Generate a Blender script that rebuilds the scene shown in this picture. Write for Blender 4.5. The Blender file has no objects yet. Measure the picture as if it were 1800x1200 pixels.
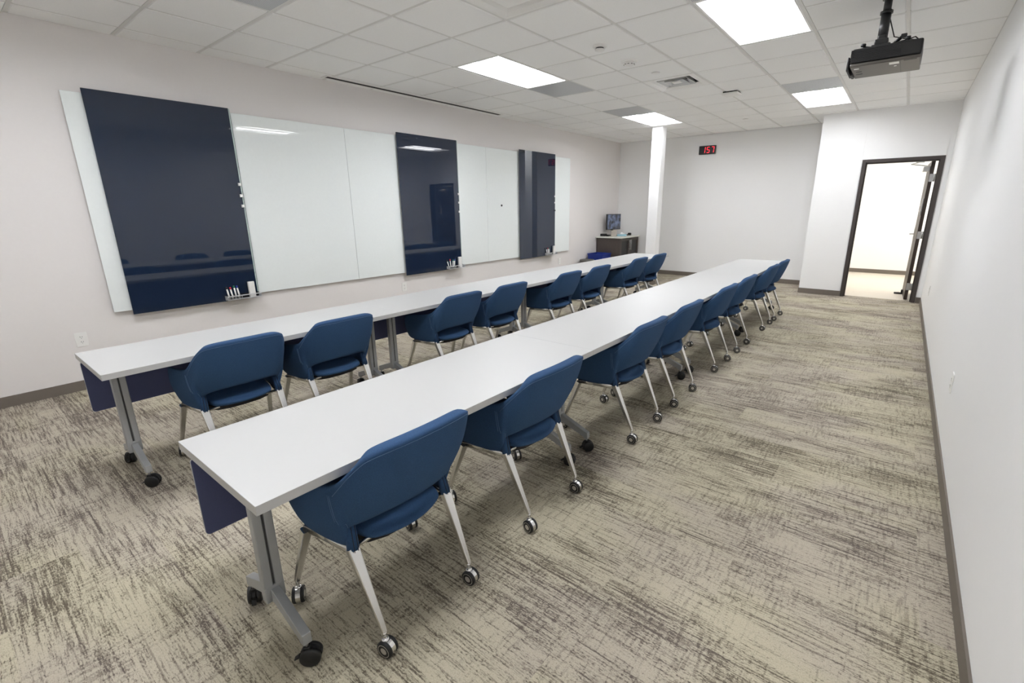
import bpy, bmesh, math, random
from mathutils import Vector, Matrix, Euler
from mathutils.bvhtree import BVHTree
random.seed(7)
scene = bpy.context.scene
COL = scene.collection
PI = math.pi
H = 2.885          # ceiling height
W = 5.738          # right wall
YB = 9.463         # back wall
YD = 8.517         # wall with the doorway
XB = 4.072         # corner of the doorway wall
YR = -2.6          # wall behind the camera
T = 0.6096
GX0, GY0 = 1.468, 2.886

# ------------------------------------------------------------------ materials
def lin(c):
    return tuple(((v/255.0)/12.92 if v/255.0 <= 0.04045 else ((v/255.0+0.055)/1.055)**2.4) for v in c)

def mat(name, rgb, rough=0.5, metal=0.0, coat=0.0, spec=0.5, noise=0.0, nscale=40.0, bump=0.0, bscale=300.0,
        emit=None, estr=0.0, sheen=0.0, stretch=(1, 1, 1), coat_rough=0.03, ior=1.5, coat_ior=1.5):
    m = bpy.data.materials.new(name)
    m.use_nodes = True
    nt = m.node_tree
    b = nt.nodes['Principled BSDF']
    c = lin(rgb)
    b.inputs['Roughness'].default_value = rough
    b.inputs['Metallic'].default_value = metal
    b.inputs['Coat Weight'].default_value = coat
    b.inputs['Coat Roughness'].default_value = coat_rough
    b.inputs['Specular IOR Level'].default_value = spec
    b.inputs['Coat IOR'].default_value = coat_ior
    b.inputs['IOR'].default_value = ior
    if sheen:
        b.inputs['Sheen Weight'].default_value = sheen
        b.inputs['Sheen Roughness'].default_value = 0.4
    tc = nt.nodes.new('ShaderNodeTexCoord')
    mp = nt.nodes.new('ShaderNodeMapping')
    mp.inputs['Scale'].default_value = stretch
    nt.links.new(tc.outputs['Object'], mp.inputs['Vector'])
    nz = nt.nodes.new('ShaderNodeTexNoise')
    nz.inputs['Scale'].default_value = nscale
    nz.inputs['Detail'].default_value = 3.0
    nt.links.new(mp.outputs['Vector'], nz.inputs['Vector'])
    mx = nt.nodes.new('ShaderNodeMix')
    mx.data_type = 'RGBA'
    k = noise if noise else 0.02
    mx.inputs['A'].default_value = tuple(v*(1-k) for v in c)+(1,)
    mx.inputs['B'].default_value = tuple(min(1, v*(1+k)) for v in c)+(1,)
    nt.links.new(nz.outputs['Fac'], mx.inputs['Factor'])
    nt.links.new(mx.outputs['Result'], b.inputs['Base Color'])
    if bump:
        n2 = nt.nodes.new('ShaderNodeTexNoise')
        n2.inputs['Scale'].default_value = bscale
        n2.inputs['Detail'].default_value = 2.0
        nt.links.new(mp.outputs['Vector'], n2.inputs['Vector'])
        bp = nt.nodes.new('ShaderNodeBump')
        bp.inputs['Strength'].default_value = bump
        bp.inputs['Distance'].default_value = 0.002
        nt.links.new(n2.outputs['Fac'], bp.inputs['Height'])
        nt.links.new(bp.outputs['Normal'], b.inputs['Normal'])
    if emit:
        b.inputs['Emission Color'].default_value = lin(emit)+(1,)
        b.inputs['Emission Strength'].default_value = estr
    return m

M = {}
M['wall_grey'] = mat('greige_paint', (229, 225, 223), 0.6, noise=0.015, bump=0.08, bscale=500)
M['wall_white'] = mat('white_paint', (241, 241, 241), 0.55, noise=0.01, bump=0.08, bscale=500)
M['tile'] = mat('ceiling_tile', (246, 246, 245), 0.9, noise=0.03, nscale=90, bump=0.35, bscale=160)
M['tbar'] = mat('ceiling_grid_bar', (222, 221, 218), 0.5)
M['base'] = mat('rubber_baseboard', (112, 104, 95), 0.6, noise=0.05)
M['white_glass'] = mat('white_board_glass', (238, 243, 242), 0.6, spec=0.0, coat=1.0, coat_rough=0.0)
M['glass_edge'] = mat('glass_edge', (176, 192, 188), 0.2, coat=0.6)
M['navy_glass'] = mat('navy_board_glass', (27, 39, 59), 0.6, spec=0.0, coat=1.0, coat_rough=0.0, coat_ior=1.62, noise=0.12, nscale=900)
M['alu'] = mat('brushed_aluminium', (205, 207, 208), 0.32, metal=0.9)
M['laminate'] = mat('white_laminate', (188, 188, 187), 0.42, noise=0.01)
M['edgeband'] = mat('laminate_edge', (190, 189, 185), 0.45)
M['leg_grey'] = mat('silver_powder_coat', (168, 170, 171), 0.42, metal=0.35, noise=0.03)
M['groove'] = mat('dark_groove', (62, 63, 62), 0.6)
M['modesty'] = mat('navy_felt_panel', (82, 87, 122), 0.9, noise=0.22, nscale=420, bump=0.3, bscale=700)
M['fabric'] = mat('blue_chair_fabric', (49, 77, 112), 0.9, spec=0.25, noise=0.38, nscale=330, bump=0.45, bscale=900)
M['thread'] = mat('blue_stitching', (84, 111, 145), 0.8)
M['black_under'] = mat('black_underside', (18, 18, 20), 0.7)
M['chrome'] = mat('polished_chrome', (232, 231, 229), 0.24, metal=1.0)
M['satin'] = mat('satin_metal', (200, 199, 195), 0.24, metal=1.0)
M['rubber'] = mat('black_rubber', (20, 20, 21), 0.5)
M['hub'] = mat('caster_hub', (206, 203, 196), 0.3, metal=0.75)
M['tray'] = mat('bright_silver_tray', (222, 223, 225), 0.3, metal=0.25)
M['white_plastic'] = mat('white_plastic', (236, 235, 232), 0.35)
M['slot_dark'] = mat('dark_slot', (24, 24, 25), 0.8)
M['grey_vent'] = mat('grey_perforated_metal', (146, 148, 150), 0.45, metal=0.3)
M['duct'] = mat('duct_interior', (78, 78, 78), 0.6, metal=0.3)
M['frame_dark'] = mat('dark_bronze_frame', (62, 55, 52), 0.45, noise=0.04)
M['leaf_wood'] = mat('dark_wood_door', (54, 41, 34), 0.45, noise=0.3, nscale=14, stretch=(8, 8, 0.6))
M['steel'] = mat('satin_steel', (190, 190, 190), 0.3, metal=0.85)
M['proj_black'] = mat('projector_black', (30, 30, 31), 0.5)
M['proj_grey'] = mat('projector_grey', (92, 87, 82), 0.45, noise=0.03)
M['pipe'] = mat('black_pipe', (40, 40, 41), 0.38)
M['cab'] = mat('espresso_wood', (74, 65, 60), 0.45, noise=0.25, nscale=16, stretch=(6, 6, 0.7))
M['cab_in'] = mat('smoked_door_panel', (30, 29, 29), 0.35)
M['counter'] = mat('counter_stone', (222, 221, 214), 0.35, noise=0.03, nscale=120)
M['bin_blue'] = mat('blue_plastic', (24, 48, 132), 0.4)
M['bin_grey'] = mat('grey_plastic', (98, 96, 92), 0.5)
M['black_plastic'] = mat('black_plastic', (24, 24, 25), 0.4)
M['red_led'] = mat('red_led', (255, 40, 50), 0.4, emit=(255, 46, 66), estr=0.55)
M['red_dim'] = mat('dim_led', (70, 22, 30), 0.4)
M['lightblue'] = mat('light_blue_packet', (150, 190, 205), 0.5)
M['paper'] = mat('white_paper', (238, 240, 240), 0.6)
M['hall_floor'] = mat('pale_hall_planks', (214, 205, 190), 0.45, noise=0.12, nscale=5, stretch=(0.6, 6, 1))
M['cap_black'] = mat('black_cap', (22, 22, 24), 0.4)
M['cap_red'] = mat('red_cap', (196, 34, 60), 0.4)
M['cap_blue'] = mat('blue_cap', (34, 54, 150), 0.4)
M['cap_green'] = mat('green_cap', (24, 110, 84), 0.4)
M['silverpad'] = mat('silver_plastic', (150, 143, 133), 0.4, metal=0.2)
LENS = 13.0
M['lens'] = mat('lamp_lens', (250, 250, 248), 0.4, emit=(248, 250, 255), estr=LENS)
M['pan'] = mat('white_lamp_pan', (240, 240, 238), 0.4)
M['hall_fill_lens'] = mat('hall_fill_lamp_lens', (250, 250, 250), 0.4, emit=(255, 253, 249), estr=6.5)

def screen_mat():
    m = mat('monitor_screen', (30, 33, 40), 0.12, coat=0.6)
    nt = m.node_tree
    b = nt.nodes['Principled BSDF']
    tc = nt.nodes.new('ShaderNodeTexCoord')
    nz = nt.nodes.new('ShaderNodeTexNoise')
    nz.inputs['Scale'].default_value = 9.0
    nz.inputs['Detail'].default_value = 3.0
    nt.links.new(tc.outputs['Object'], nz.inputs['Vector'])
    r = nt.nodes.new('ShaderNodeValToRGB')
    r.color_ramp.elements[0].position = 0.42
    r.color_ramp.elements[0].color = lin((34, 36, 42))+(1,)
    r.color_ramp.elements[1].position = 0.68
    r.color_ramp.elements[1].color = lin((84, 94, 116))+(1,)
    nt.links.new(nz.outputs['Fac'], r.inputs['Fac'])
    nt.links.new(r.outputs['Color'], b.inputs['Base Color'])
    nt.links.new(r.outputs['Color'], b.inputs['Emission Color'])
    b.inputs['Emission Strength'].default_value = 0.35
    return m
M['screen'] = screen_mat()

def perf_mat():
    m = mat('perforated_grey_panel', (150, 152, 154), 0.42, metal=0.35)
    nt = m.node_tree
    b = nt.nodes['Principled BSDF']
    tc = nt.nodes.new('ShaderNodeTexCoord')
    vo = nt.nodes.new('ShaderNodeTexVoronoi')
    vo.inputs['Scale'].default_value = 95.0
    vo.inputs['Randomness'].default_value = 0.0
    nt.links.new(tc.outputs['Object'], vo.inputs['Vector'])
    r = nt.nodes.new('ShaderNodeValToRGB')
    r.color_ramp.elements[0].position = 0.30
    r.color_ramp.elements[0].color = lin((132, 134, 135))+(1,)
    r.color_ramp.elements[1].position = 0.36
    r.color_ramp.elements[1].color = lin((206, 208, 210))+(1,)
    nt.links.new(vo.outputs['Distance'], r.inputs['Fac'])
    nt.links.new(r.outputs['Color'], b.inputs['Base Color'])
    return m
M['perf'] = perf_mat()

def carpet_mat():
    m = bpy.data.materials.new('streaked_carpet')
    m.use_nodes = True
    nt = m.node_tree
    N, L = nt.nodes, nt.links
    b = N['Principled BSDF']
    b.inputs['Roughness'].default_value = 0.95
    b.inputs['Specular IOR Level'].default_value = 0.15
    tc = N.new('ShaderNodeTexCoord')
    def noise(scale, stretch, detail=3.0, rough=0.55, vec=None):
        mp = N.new('ShaderNodeMapping')
        mp.inputs['Scale'].default_value = stretch
        L.new(vec or tc.outputs['Object'], mp.inputs['Vector'])
        n = N.new('ShaderNodeTexNoise')
        n.inputs['Scale'].default_value = scale
        n.inputs['Detail'].default_value = detail
        n.inputs['Roughness'].default_value = rough
        L.new(mp.outputs['Vector'], n.inputs['Vector'])
        return n.outputs['Fac']
    def math_(op, a, bb, c=None):
        n = N.new('ShaderNodeMath')
        n.operation = op
        for i, v in enumerate((a, bb, c)):
            if v is None: continue
            if isinstance(v, (int, float)): n.inputs[i].default_value = v
            else: L.new(v, n.inputs[i])
        return n.outputs[0]
    # carpet planks: every plank shifts the streaks and has its own density
    br = N.new('ShaderNodeTexBrick')
    br.inputs['Scale'].default_value = 1.0
    br.inputs['Brick Width'].default_value = 1.0
    br.inputs['Row Height'].default_value = 0.25
    br.inputs['Mortar Size'].default_value = 0.0
    br.inputs['Color1'].default_value = (0, 0, 0, 1)
    br.inputs['Color2'].default_value = (1, 1, 1, 1)
    br.offset = 0.37
    L.new(tc.outputs['Object'], br.inputs['Vector'])
    bw = N.new('ShaderNodeRGBToBW')
    L.new(br.outputs['Color'], bw.inputs['Color'])
    plank = bw.outputs[0]
    off = N.new('ShaderNodeVectorMath')
    off.operation = 'SCALE'
    off.inputs['Scale'].default_value = 0.35
    L.new(br.outputs['Color'], off.inputs[0])
    sh = N.new('ShaderNodeVectorMath')
    sh.operation = 'ADD'
    L.new(tc.outputs['Object'], sh.inputs[0])
    L.new(off.outputs[0], sh.inputs[1])
    v = sh.outputs[0]
    def step(x, lo, hi):
        n = N.new('ShaderNodeMapRange')
        n.interpolation_type = 'SMOOTHSTEP'
        L.new(x, n.inputs['Value'])
        n.inputs['From Min'].default_value = lo
        n.inputs['From Max'].default_value = hi
        return n.outputs['Result']
    mask = noise(1.0, (1.3, 4.2, 1), 3.0, 0.6, v)
    mask2 = noise(1.0, (3.4, 1.9, 1), 2.0, 0.55, v)
    fine = noise(1.0, (75, 190, 1), 2.0, 0.65)
    dash = noise(1.0, (6.5, 92, 1), 4.0, 0.66, v)        # short dark dashes across the room
    long_ = noise(1.0, (3.2, 92, 1), 3.0, 0.6, v)      # long thin threads
    rib = noise(1.0, (75, 9, 1), 3.0, 0.6, v)          # cross ribbing
    d1 = math_('MULTIPLY_ADD', mask, 0.52, dash)
    d1 = math_('MULTIPLY_ADD', fine, 0.55, d1)
    d1 = math_('MULTIPLY_ADD', plank, 0.03, d1)
    d1 = step(d1, 1.01, 1.20)
    d2 = math_('MULTIPLY_ADD', mask, 0.35, long_)
    d2 = math_('MULTIPLY_ADD', fine, 0.15, d2)
    d2 = step(d2, 0.78, 0.92)
    d3 = math_('MULTIPLY_ADD', mask2, 0.55, rib)
    d3 = math_('MULTIPLY_ADD', fine, 0.5, d3)
    d3 = step(d3, 1.02, 1.22)
    D = math_('MULTIPLY', d1, 0.62)
    D = math_('MULTIPLY_ADD', d2, 0.46, D)
    D = math_('MULTIPLY_ADD', d3, 0.38, D)
    grain = noise(230.0, (1, 1, 1), 3.0, 0.75)
    D = math_('MULTIPLY_ADD', grain, 1.5, D)
    D = math_('ADD', D, -0.67)
    tint = step(noise(1.0, (1.1, 1.7, 1), 2.0, 0.5, v), 0.40, 0.62)
    dk = N.new('ShaderNodeMix'); dk.data_type = 'RGBA'
    dk.inputs['A'].default_value = lin((98, 90, 77))+(1,)
    dk.inputs['B'].default_value = lin((102, 93, 86))+(1,)
    L.new(tint, dk.inputs['Factor'])
    lt = N.new('ShaderNodeMix'); lt.data_type = 'RGBA'
    lt.inputs['A'].default_value = lin((191, 183, 161))+(1,)
    lt.inputs['B'].default_value = lin((187, 178, 162))+(1,)
    L.new(tint, lt.inputs['Factor'])
    cm = N.new('ShaderNodeMix'); cm.data_type = 'RGBA'; cm.clamp_factor = True
    L.new(D, cm.inputs['Factor'])
    L.new(lt.outputs['Result'], cm.inputs['A'])
    L.new(dk.outputs['Result'], cm.inputs['B'])
    L.new(cm.outputs['Result'], b.inputs['Base Color'])
    bp = N.new('ShaderNodeBump')
    bp.inputs['Strength'].default_value = 0.5
    bp.inputs['Distance'].default_value = 0.004
    L.new(grain, bp.inputs['Height'])
    L.new(bp.outputs['Normal'], b.inputs['Normal'])
    return m
M['carpet'] = carpet_mat()

# ------------------------------------------------------------------ mesh helpers
class MB:
    """collects shapes; build() links them as one mesh object"""
    def __init__(self):
        self.bm = bmesh.new()
        self.mats = []
    def mi(self, m):
        if m not in self.mats: self.mats.append(m)
        return self.mats.index(m)
    def _set(self, faces, m, smooth=False):
        k = self.mi(m)
        for f in faces:
            f.material_index = k
            f.smooth = smooth
    def box(self, x0, x1, y0, y1, z0, z1, m, bevel=0.0, seg=2, mtx=None):
        r = bmesh.ops.create_cube(self.bm, size=1.0)
        vs = r['verts']
        for v in vs:
            v.co = Vector(((x0+x1)/2+v.co.x*(x1-x0), (y0+y1)/2+v.co.y*(y1-y0), (z0+z1)/2+v.co.z*(z1-z0)))
        faces = list({f for v in vs for f in v.link_faces})
        if bevel > 0:
            es = list({e for v in vs for e in v.link_edges})
            rb = bmesh.ops.bevel(self.bm, geom=es, offset=bevel, segments=seg, profile=0.5, affect='EDGES')
            vs = list({v for f in rb['faces'] for v in f.verts} | {v for v in vs if v.is_valid})
            faces = list({f for v in vs for f in v.link_faces})
        self._set(faces, m, False)
        if bevel > 0:
            for f in rb['faces']:
                if f.is_valid: f.smooth = True
        if mtx is not None:
            bmesh.ops.transform(self.bm, matrix=mtx, verts=list({v for f in faces for v in f.verts}))
        return faces
    def cyl(self, p0, p1, r0, r1, m, n=20, cap=True, smooth=True):
        p0, p1 = Vector(p0), Vector(p1)
        d = p1-p0
        r = bmesh.ops.create_cone(self.bm, cap_ends=cap, segments=n, radius1=r0, radius2=r1, depth=d.length)
        q = d.to_track_quat('Z', 'Y').to_matrix().to_4x4()
        bmesh.ops.transform(self.bm, matrix=Matrix.Translation((p0+p1)/2) @ q, verts=r['verts'])
        faces = list({f for v in r['verts'] for f in v.link_faces})
        self._set(faces, m, False)
        for f in faces:
            f.smooth = smooth and len(f.verts) == 4
        return faces
    def prism(self, pts, axis, a, b, m, bevel=0.0):
        """polygon pts in the plane across `axis`, extruded from a to b"""
        def P(u, v, w):
            return {'x': (w, u, v), 'y': (u, w, v), 'z': (u, v, w)}[axis]
        A = [self.bm.verts.new(P(u, v, a)) for u, v in pts]
        B = [self.bm.verts.new(P(u, v, b)) for u, v in pts]
        n = len(pts)
        fs = [self.bm.faces.new(A[::-1]), self.bm.faces.new(B)]
        for i in range(n):
            fs.append(self.bm.faces.new((A[i], A[(i+1) % n], B[(i+1) % n], B[i])))
        bmesh.ops.recalc_face_normals(self.bm, faces=fs)
        if bevel:
            es = list({e for f in fs for e in f.edges})
            rb = bmesh.ops.bevel(self.bm, geom=es, offset=bevel, segments=2, profile=0.5, affect='EDGES')
            fs = list({f for f in fs if f.is_valid} | set(rb['faces']))
        self._set(fs, m, False)
        return fs
    def loft(self, rings, m, smooth=True, cap=True):
        R = [[self.bm.verts.new(p) for p in ring] for ring in rings]
        fs = []
        n = len(R[0])
        for a, b in zip(R[:-1], R[1:]):
            for i in range(n):
                fs.append(self.bm.faces.new((a[i], a[(i+1) % n], b[(i+1) % n], b[i])))
        self._set(fs, m, smooth)
        if cap:
            c = [self.bm.faces.new(R[0][::-1]), self.bm.faces.new(R[-1])]
            self._set(c, m, False)
            fs += c
        bmesh.ops.recalc_face_normals(self.bm, faces=fs)
        return fs
    def bar(self, p0, p1, w0, w1, m, up=(0, 0, 1), round_=0.35, smooth=True):
        """tapering bar with a rounded rectangular section; w = (width, depth)"""
        p0, p1 = Vector(p0), Vector(p1)
        d = (p1-p0).normalized()
        s = d.cross(Vector(up)).normalized()
        t = s.cross(d).normalized()
        rings = []
        for p, w in ((p0, w0), (p1, w1)):
            ring = []
            hw, hd = w[0]/2, w[1]/2
            rr = round_*min(w)
            for cx, cy, a0 in ((1, 1, 0), (-1, 1, 90), (-1, -1, 180), (1, -1, 270)):
                for k in range(4):
                    a = math.radians(a0+30*k)
                    ring.append(p+s*(cx*(hw-rr)+rr*math.cos(a))+t*(cy*(hd-rr)+rr*math.sin(a)))
            rings.append(ring)
        return self.loft(rings, m, smooth)
    def tube(self, pts, r, m, n=8):
        pts = [Vector(p) for p in pts]
        rings = []
        for i, p in enumerate(pts):
            d = (pts[min(i+1, len(pts)-1)]-pts[max(i-1, 0)]).normalized()
            up = Vector((0, 0, 1)) if abs(d.z) < 0.95 else Vector((1, 0, 0))
            s = d.cross(up).normalized()
            t = s.cross(d).normalized()
            rings.append([p+s*r*math.cos(2*PI*k/n)+t*r*math.sin(2*PI*k/n) for k in range(n)])
        return self.loft(rings, m)
    def lathe(self, prof, c, m, n=32, axis='z'):
        rings = []
        for r, z in prof:
            ring = []
            for k in range(n):
                a = 2*PI*k/n
                u, v = r*math.cos(a), r*math.sin(a)
                ring.append({'z': (c[0]+u, c[1]+v, c[2]+z), 'y': (c[0]+u, c[1]+z, c[2]+v), 'x': (c[0]+z, c[1]+u, c[2]+v)}[axis])
            rings.append(ring)
        return self.loft(rings, m)
    def build(self, name, parent=None, mod=None, loc=None):
        me = bpy.data.meshes.new(name)
        self.bm.normal_update()
        self.bm.to_mesh(me)
        self.bm.free()
        for m in self.mats: me.materials.append(m)
        o = bpy.data.objects.new(name, me)
        COL.objects.link(o)
        if parent is not None: o.parent = parent
        if loc is not None: o.location = loc
        return o

def tag(o, label=None, cat=None, group=None, kind=None):
    if label: o['label'] = label
    if cat: o['category'] = cat
    if group: o['group'] = group
    if kind: o['kind'] = kind
    return o

def thing(name, label, cat, loc=(0, 0, 0), rz=0.0, group=None):
    o = bpy.data.objects.new(name, None)
    o.empty_display_size = 0.1
    COL.objects.link(o)
    o.location = loc
    o.rotation_euler = (0, 0, rz)
    return tag(o, label, cat, group)

def copy_tree(o, parent=None):
    c = o.copy()
    COL.objects.link(c)
    if parent is not None: c.parent = parent
    for ch in list(o.children): copy_tree(ch, c)
    return c

def struct(name, mb, label=None, cat=None):
    return tag(mb.build(name), label, cat, kind='structure')

# ------------------------------------------------------------------ the room shell
m = MB(); m.box(-0.12, W+0.12, YR-0.12, YB+0.12, -0.1, 0, M['carpet'])
# hall floor starts under the doorway
struct('floor', m, 'beige carpet with dark brown streaks', 'floor')
m = MB(); m.box(2.4, 8.6, 9.6, 12.3, -0.1, 0.0, M['hall_floor']); m.box(XB+0.02, W+0.12, YB+0.12, 9.6, -0.1, 0, M['hall_floor'])
m.box(4.75, 5.62, 8.63, YB+0.12, 0.0, 0.003, M['hall_floor'])
m.box(XB+0.12, 4.75, 8.65, YB+0.12, 0.0, 0.003, M['hall_floor'])
m.box(5.62, W, 8.65, YB+0.12, 0.0, 0.003, M['hall_floor'])
struct('floor_hall', m, 'pale plank floor beyond the open door', 'floor')

m = MB(); m.box(-0.12, 0, YR-0.12, YB+0.12, 0, H+0.1, M['wall_grey'])
struct('wall_left', m, 'long greige wall carrying the glass boards', 'wall')
m = MB(); m.box(W, W+0.12, YR-0.12, YB+0.12, 0, H+0.1, M['wall_white'])
struct('wall_right', m, 'long white wall along the right side', 'wall')
m = MB(); m.box(0, XB, YB, YB+0.12, 0, H+0.1, M['wall_white'])
struct('wall_back', m, 'white back wall with the red clock', 'wall')
m = MB(); m.box(0, W, YR-0.12, YR, 0, H+0.1, M['wall_white'])
struct('wall_rear', m, 'white wall behind the camera', 'wall')
DX0, DX1, DZ = 4.687, 5.672, 2.157     # outer edges of the door frame
m = MB()
g = 0.009
m.box(XB, DX0-g, YD, YD+0.13, 0, H+0.1, M['wall_white'])
m.box(DX0, DX1, YD, YD+0.13, DZ, H+0.1, M['wall_white'])
m.box(DX1+g, W, YD, YD+0.13, 0, H+0.1, M['wall_white'])
m.box(DX0-g, DX0, YD+0.006, YD+0.12, 0, H+0.1, M['wall_white'])
m.box(DX1, DX1+g, YD+0.006, YD+0.12, 0, H+0.1, M['wall_white'])
m.box(XB, XB+0.12, YD+0.13, YB+0.12, 0, H+0.1, M['wall_white'])
struct('wall_front', m, 'white wall that juts out around the open doorway', 'wall')
# hall shell
m = MB(); m.box(2.4, 8.6, 12.2, 12.32, 0, 2.75, M['wall_white'])
struct('wall_hall', m, 'bright white hall wall seen through the doorway', 'wall')
m = MB()
m.box(2.28, 2.4, 9.48, 12.32, 0, 2.75, M['wall_white'])
m.box(8.6, 8.72, 8.5, 12.32, 0, 2.75, M['wall_white'])
m.box(2.28, XB+0.12, YB+0.121, YB+0.2, 0, 2.75, M['wall_white'])
m.box(W+0.121, 8.72, 8.4, 8.52, 0, 2.75, M['wall_white'])
struct('wall_hall_end', m)
m = MB(); m.box(XB+0.12, W+0.12, YD+0.13, YB+0.121, 2.7, 2.76, M['tile']); m.box(2.28, 8.72, YB+0.121, 12.32, 2.7, 2.76, M['tile']); m.box(W+0.12, 8.72, 8.4, YB+0.121, 2.7, 2.76, M['tile'])
struct('ceiling_hall', m)

# cells of the ceiling grid that something else fills
cells = {}
def cell_xy(i, j): return GX0+i*T, GX0+(i+1)*T, GY0+j*T, GY0+(j+1)*T
LIGHTS = [(0, 0), (4, 0), (0, 6), (4, 6), (0, -6), (4, -6)]           # each fills cells j, j+1
VENTS = [(0, 2), (4, -1), (0, 5), (4, 5), (0, -4)]
for i, j in LIGHTS: cells[(i, j)] = cells[(i, j+1)] = 1
for c in VENTS: cells[c] = 1
DIFF, PLAQ = (2, 3), (2, -2)
cells[DIFF] = cells[PLAQ] = 1
m = MB()
xs = [0.0]+[GX0+i*T for i in range(-2, 7)]+[W]
ys = [YR]+[GY0+j*T for j in range(-8, 11)]+[YB]
for a in range(len(xs)-1):
    for b in range(len(ys)-1):
        if (a-3, b-9) in cells: continue
        x0, x1, y0, y1 = xs[a]+0.012, xs[a+1]-0.012, ys[b]+0.012, ys[b+1]-0.012
        if a == 0: x0 = 0.0
        if a == len(xs)-2: x1 = W
        z = H+0.006
        # tegular tile: face hangs level with the grid, bevelled rim
        vs = [m.bm.verts.new((x, y, zz)) for zz, e in ((z, 0), (H-0.004, 0.008)) for x, y in
              ((x0+e, y0+e), (x1-e, y0+e), (x1-e, y1-e), (x0+e, y1-e))]
        fs = [m.bm.faces.new((vs[7], vs[6], vs[5], vs[4]))]
        for k in range(4):
            fs.append(m.bm.faces.new((vs[k], vs[(k+1) % 4], vs[4+(k+1) % 4], vs[4+k])))
        m._set(fs, M['tile'])
for x in xs[1:-1]: m.box(x-0.012, x+0.012, YR, YB, H, H+0.03, M['tbar'])
for k, y in enumerate(ys[1:-1]):
    for a in range(len(xs)-1):
        m.box(xs[a]+0.012, xs[a+1]-0.012, y-0.012, y+0.012, H, H+0.03, M['tbar'])
# remove the cross bar in the middle of each lamp opening
for i, j in LIGHTS:
    x0, x1, y0, y1 = cell_xy(i, j)
    dead = [f for f in m.bm.faces if x0+0.005 < f.calc_center_median().x < x1-0.005 and abs(f.calc_center_median().y-y1) < 0.02
            and H-0.001 <= f.calc_center_median().z <= H+0.031]
    bmesh.ops.delete(m.bm, geom=dead, context='FACES')
# wall angle round the edge, and the closed slab above
m.box(0, 0.02, YR, YB, H-0.002, H+0.002, M['tbar'])
m.box(W-0.02, W, YR, YB, H-0.002, H+0.002, M['tbar'])
m.box(-0.12, W+0.12, YR-0.12, YB+0.12, H+0.13, H+0.2, M['slot_dark'])
struct('ceiling', m, 'white acoustic tile ceiling with metal grid', 'ceiling')

# baseboards with a small toe
def baseboard(name, pts, label):
    m = MB()
    for (x0, x1, y0, y1) in pts: m.box(x0, x1, y0, y1, 0, 0.086, M['base'])
    return struct(name, m, label, 'baseboard')
baseboard('baseboard_left', [(0, 0.009, YR, YB)], 'brown rubber baseboard along the greige wall')
baseboard('baseboard_right', [(W-0.009, W, YR, YD)], 'brown rubber baseboard along the right wall')
baseboard('baseboard_back', [(0.009, XB-0.009, YB-0.009, YB)], 'brown rubber baseboard under the red clock')
baseboard('baseboard_front', [(XB-0.009, DX0-0.002, YD-0.009, YD), (XB-0.009, XB, YD, YB), (DX1+0.002, W-0.009, YD-0.009, YD)], 'brown rubber baseboard beside the doorway')
baseboard('baseboard_hall', [(2.4, 8.6, 12.19, 12.2)], 'brown rubber baseboard in the bright hall')

# column
m = MB(); m.box(1.456, 1.652, 7.854, 8.05, 0, H, M['wall_white'], 0.004, 1)
m.box(1.448, 1.660, 7.846, 8.058, 0, 0.086, M['base'])
tag(m.build('trim_1'), 'square white column from floor to ceiling', 'column', kind='structure')

# ------------------------------------------------------------------ doorway
dr = thing('door_1', 'open dark door in a dark bronze frame', 'door', (0, 0, 0))
dr['kind'] = 'structure'
m = MB()
ft = 0.05
y0, y1 = YD-0.012, YD+0.142
m.box(DX0, DX0+ft, y0, y1, 0, DZ, M['frame_dark'], 0.002, 1)
m.box(DX1-ft, DX1, y0, y1, 0, DZ, M['frame_dark'], 0.002, 1)
m.box(DX0+ft, DX1-ft, y0, y1, DZ-ft, DZ, M['frame_dark'], 0.002, 1)
# stops
m.box(DX0+ft, DX0+ft+0.015, y0+0.04, y1-0.05, 0, DZ-ft, M['frame_dark'])
m.box(DX1-ft-0.015, DX1-ft, y0+0.04, y1-0.05, 0, DZ-ft, M['frame_dark'])
m.box(DX0+ft+0.015, DX1-ft-0.015, y0+0.04, y1-0.05, DZ-ft-0.015, DZ-ft, M['frame_dark'])
m.build('door_frame', dr)
LX, LY = 5.578, YD+0.16          # hinge edge of the open leaf
lm = Matrix.Translation((LX, LY, 0)) @ Matrix.Rotation(math.radians(1.6), 4, 'Z')
m = MB(); m.box(-0.045, 0, 0, 0.88, 0.012, DZ-ft-0.006, M['leaf_wood'], 0.002, 1, lm)
leaf = m.build('door_leaf', dr)
for z in (0.22, 1.02, 1.86):
    m = MB()
    m.box(-0.040, 0.03, -0.003, 0.0, z-0.055, z+0.055, M['steel'], 0, 1, lm)
    m.cyl(lm @ Vector((0.02, -0.004, z-0.055)), lm @ Vector((0.02, -0.004, z+0.055)), 0.007, 0.007, M['steel'], 12)
    tag(m.build('hinge', leaf), 'satin steel hinge')
m = MB()
m.box(-0.052, -0.045, 0.80, 0.84, 0.92, 1.10, M['steel'], 0.002, 1, lm)
m.cyl(lm @ Vector((-0.045, 0.82, 1.0)), lm @ Vector((-0.10, 0.82, 1.0)), 0.011, 0.011, M['steel'], 14)
m.bar(lm @ Vector((-0.10, 0.83, 1.0)), lm @ Vector((-0.10, 0.70, 1.0)), (0.016, 0.02), (0.012, 0.016), M['steel'])
m.box(0, 0.007, 0.80, 0.84, 0.92, 1.10, M['steel'], 0.002, 1, lm)
m.bar(lm @ Vector((0.05, 0.83, 1.0)), lm @ Vector((0.05, 0.72, 1.0)), (0.016, 0.02), (0.012, 0.016), M['steel'])
m.cyl(lm @ Vector((0.0, 0.82, 1.0)), lm @ Vector((0.055, 0.82, 1.0)), 0.011, 0.011, M['steel'], 14)
m.box(-0.048, -0.045, 0.845, 0.88, 0.88, 1.12, M['steel'], 0, 1, lm)
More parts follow.
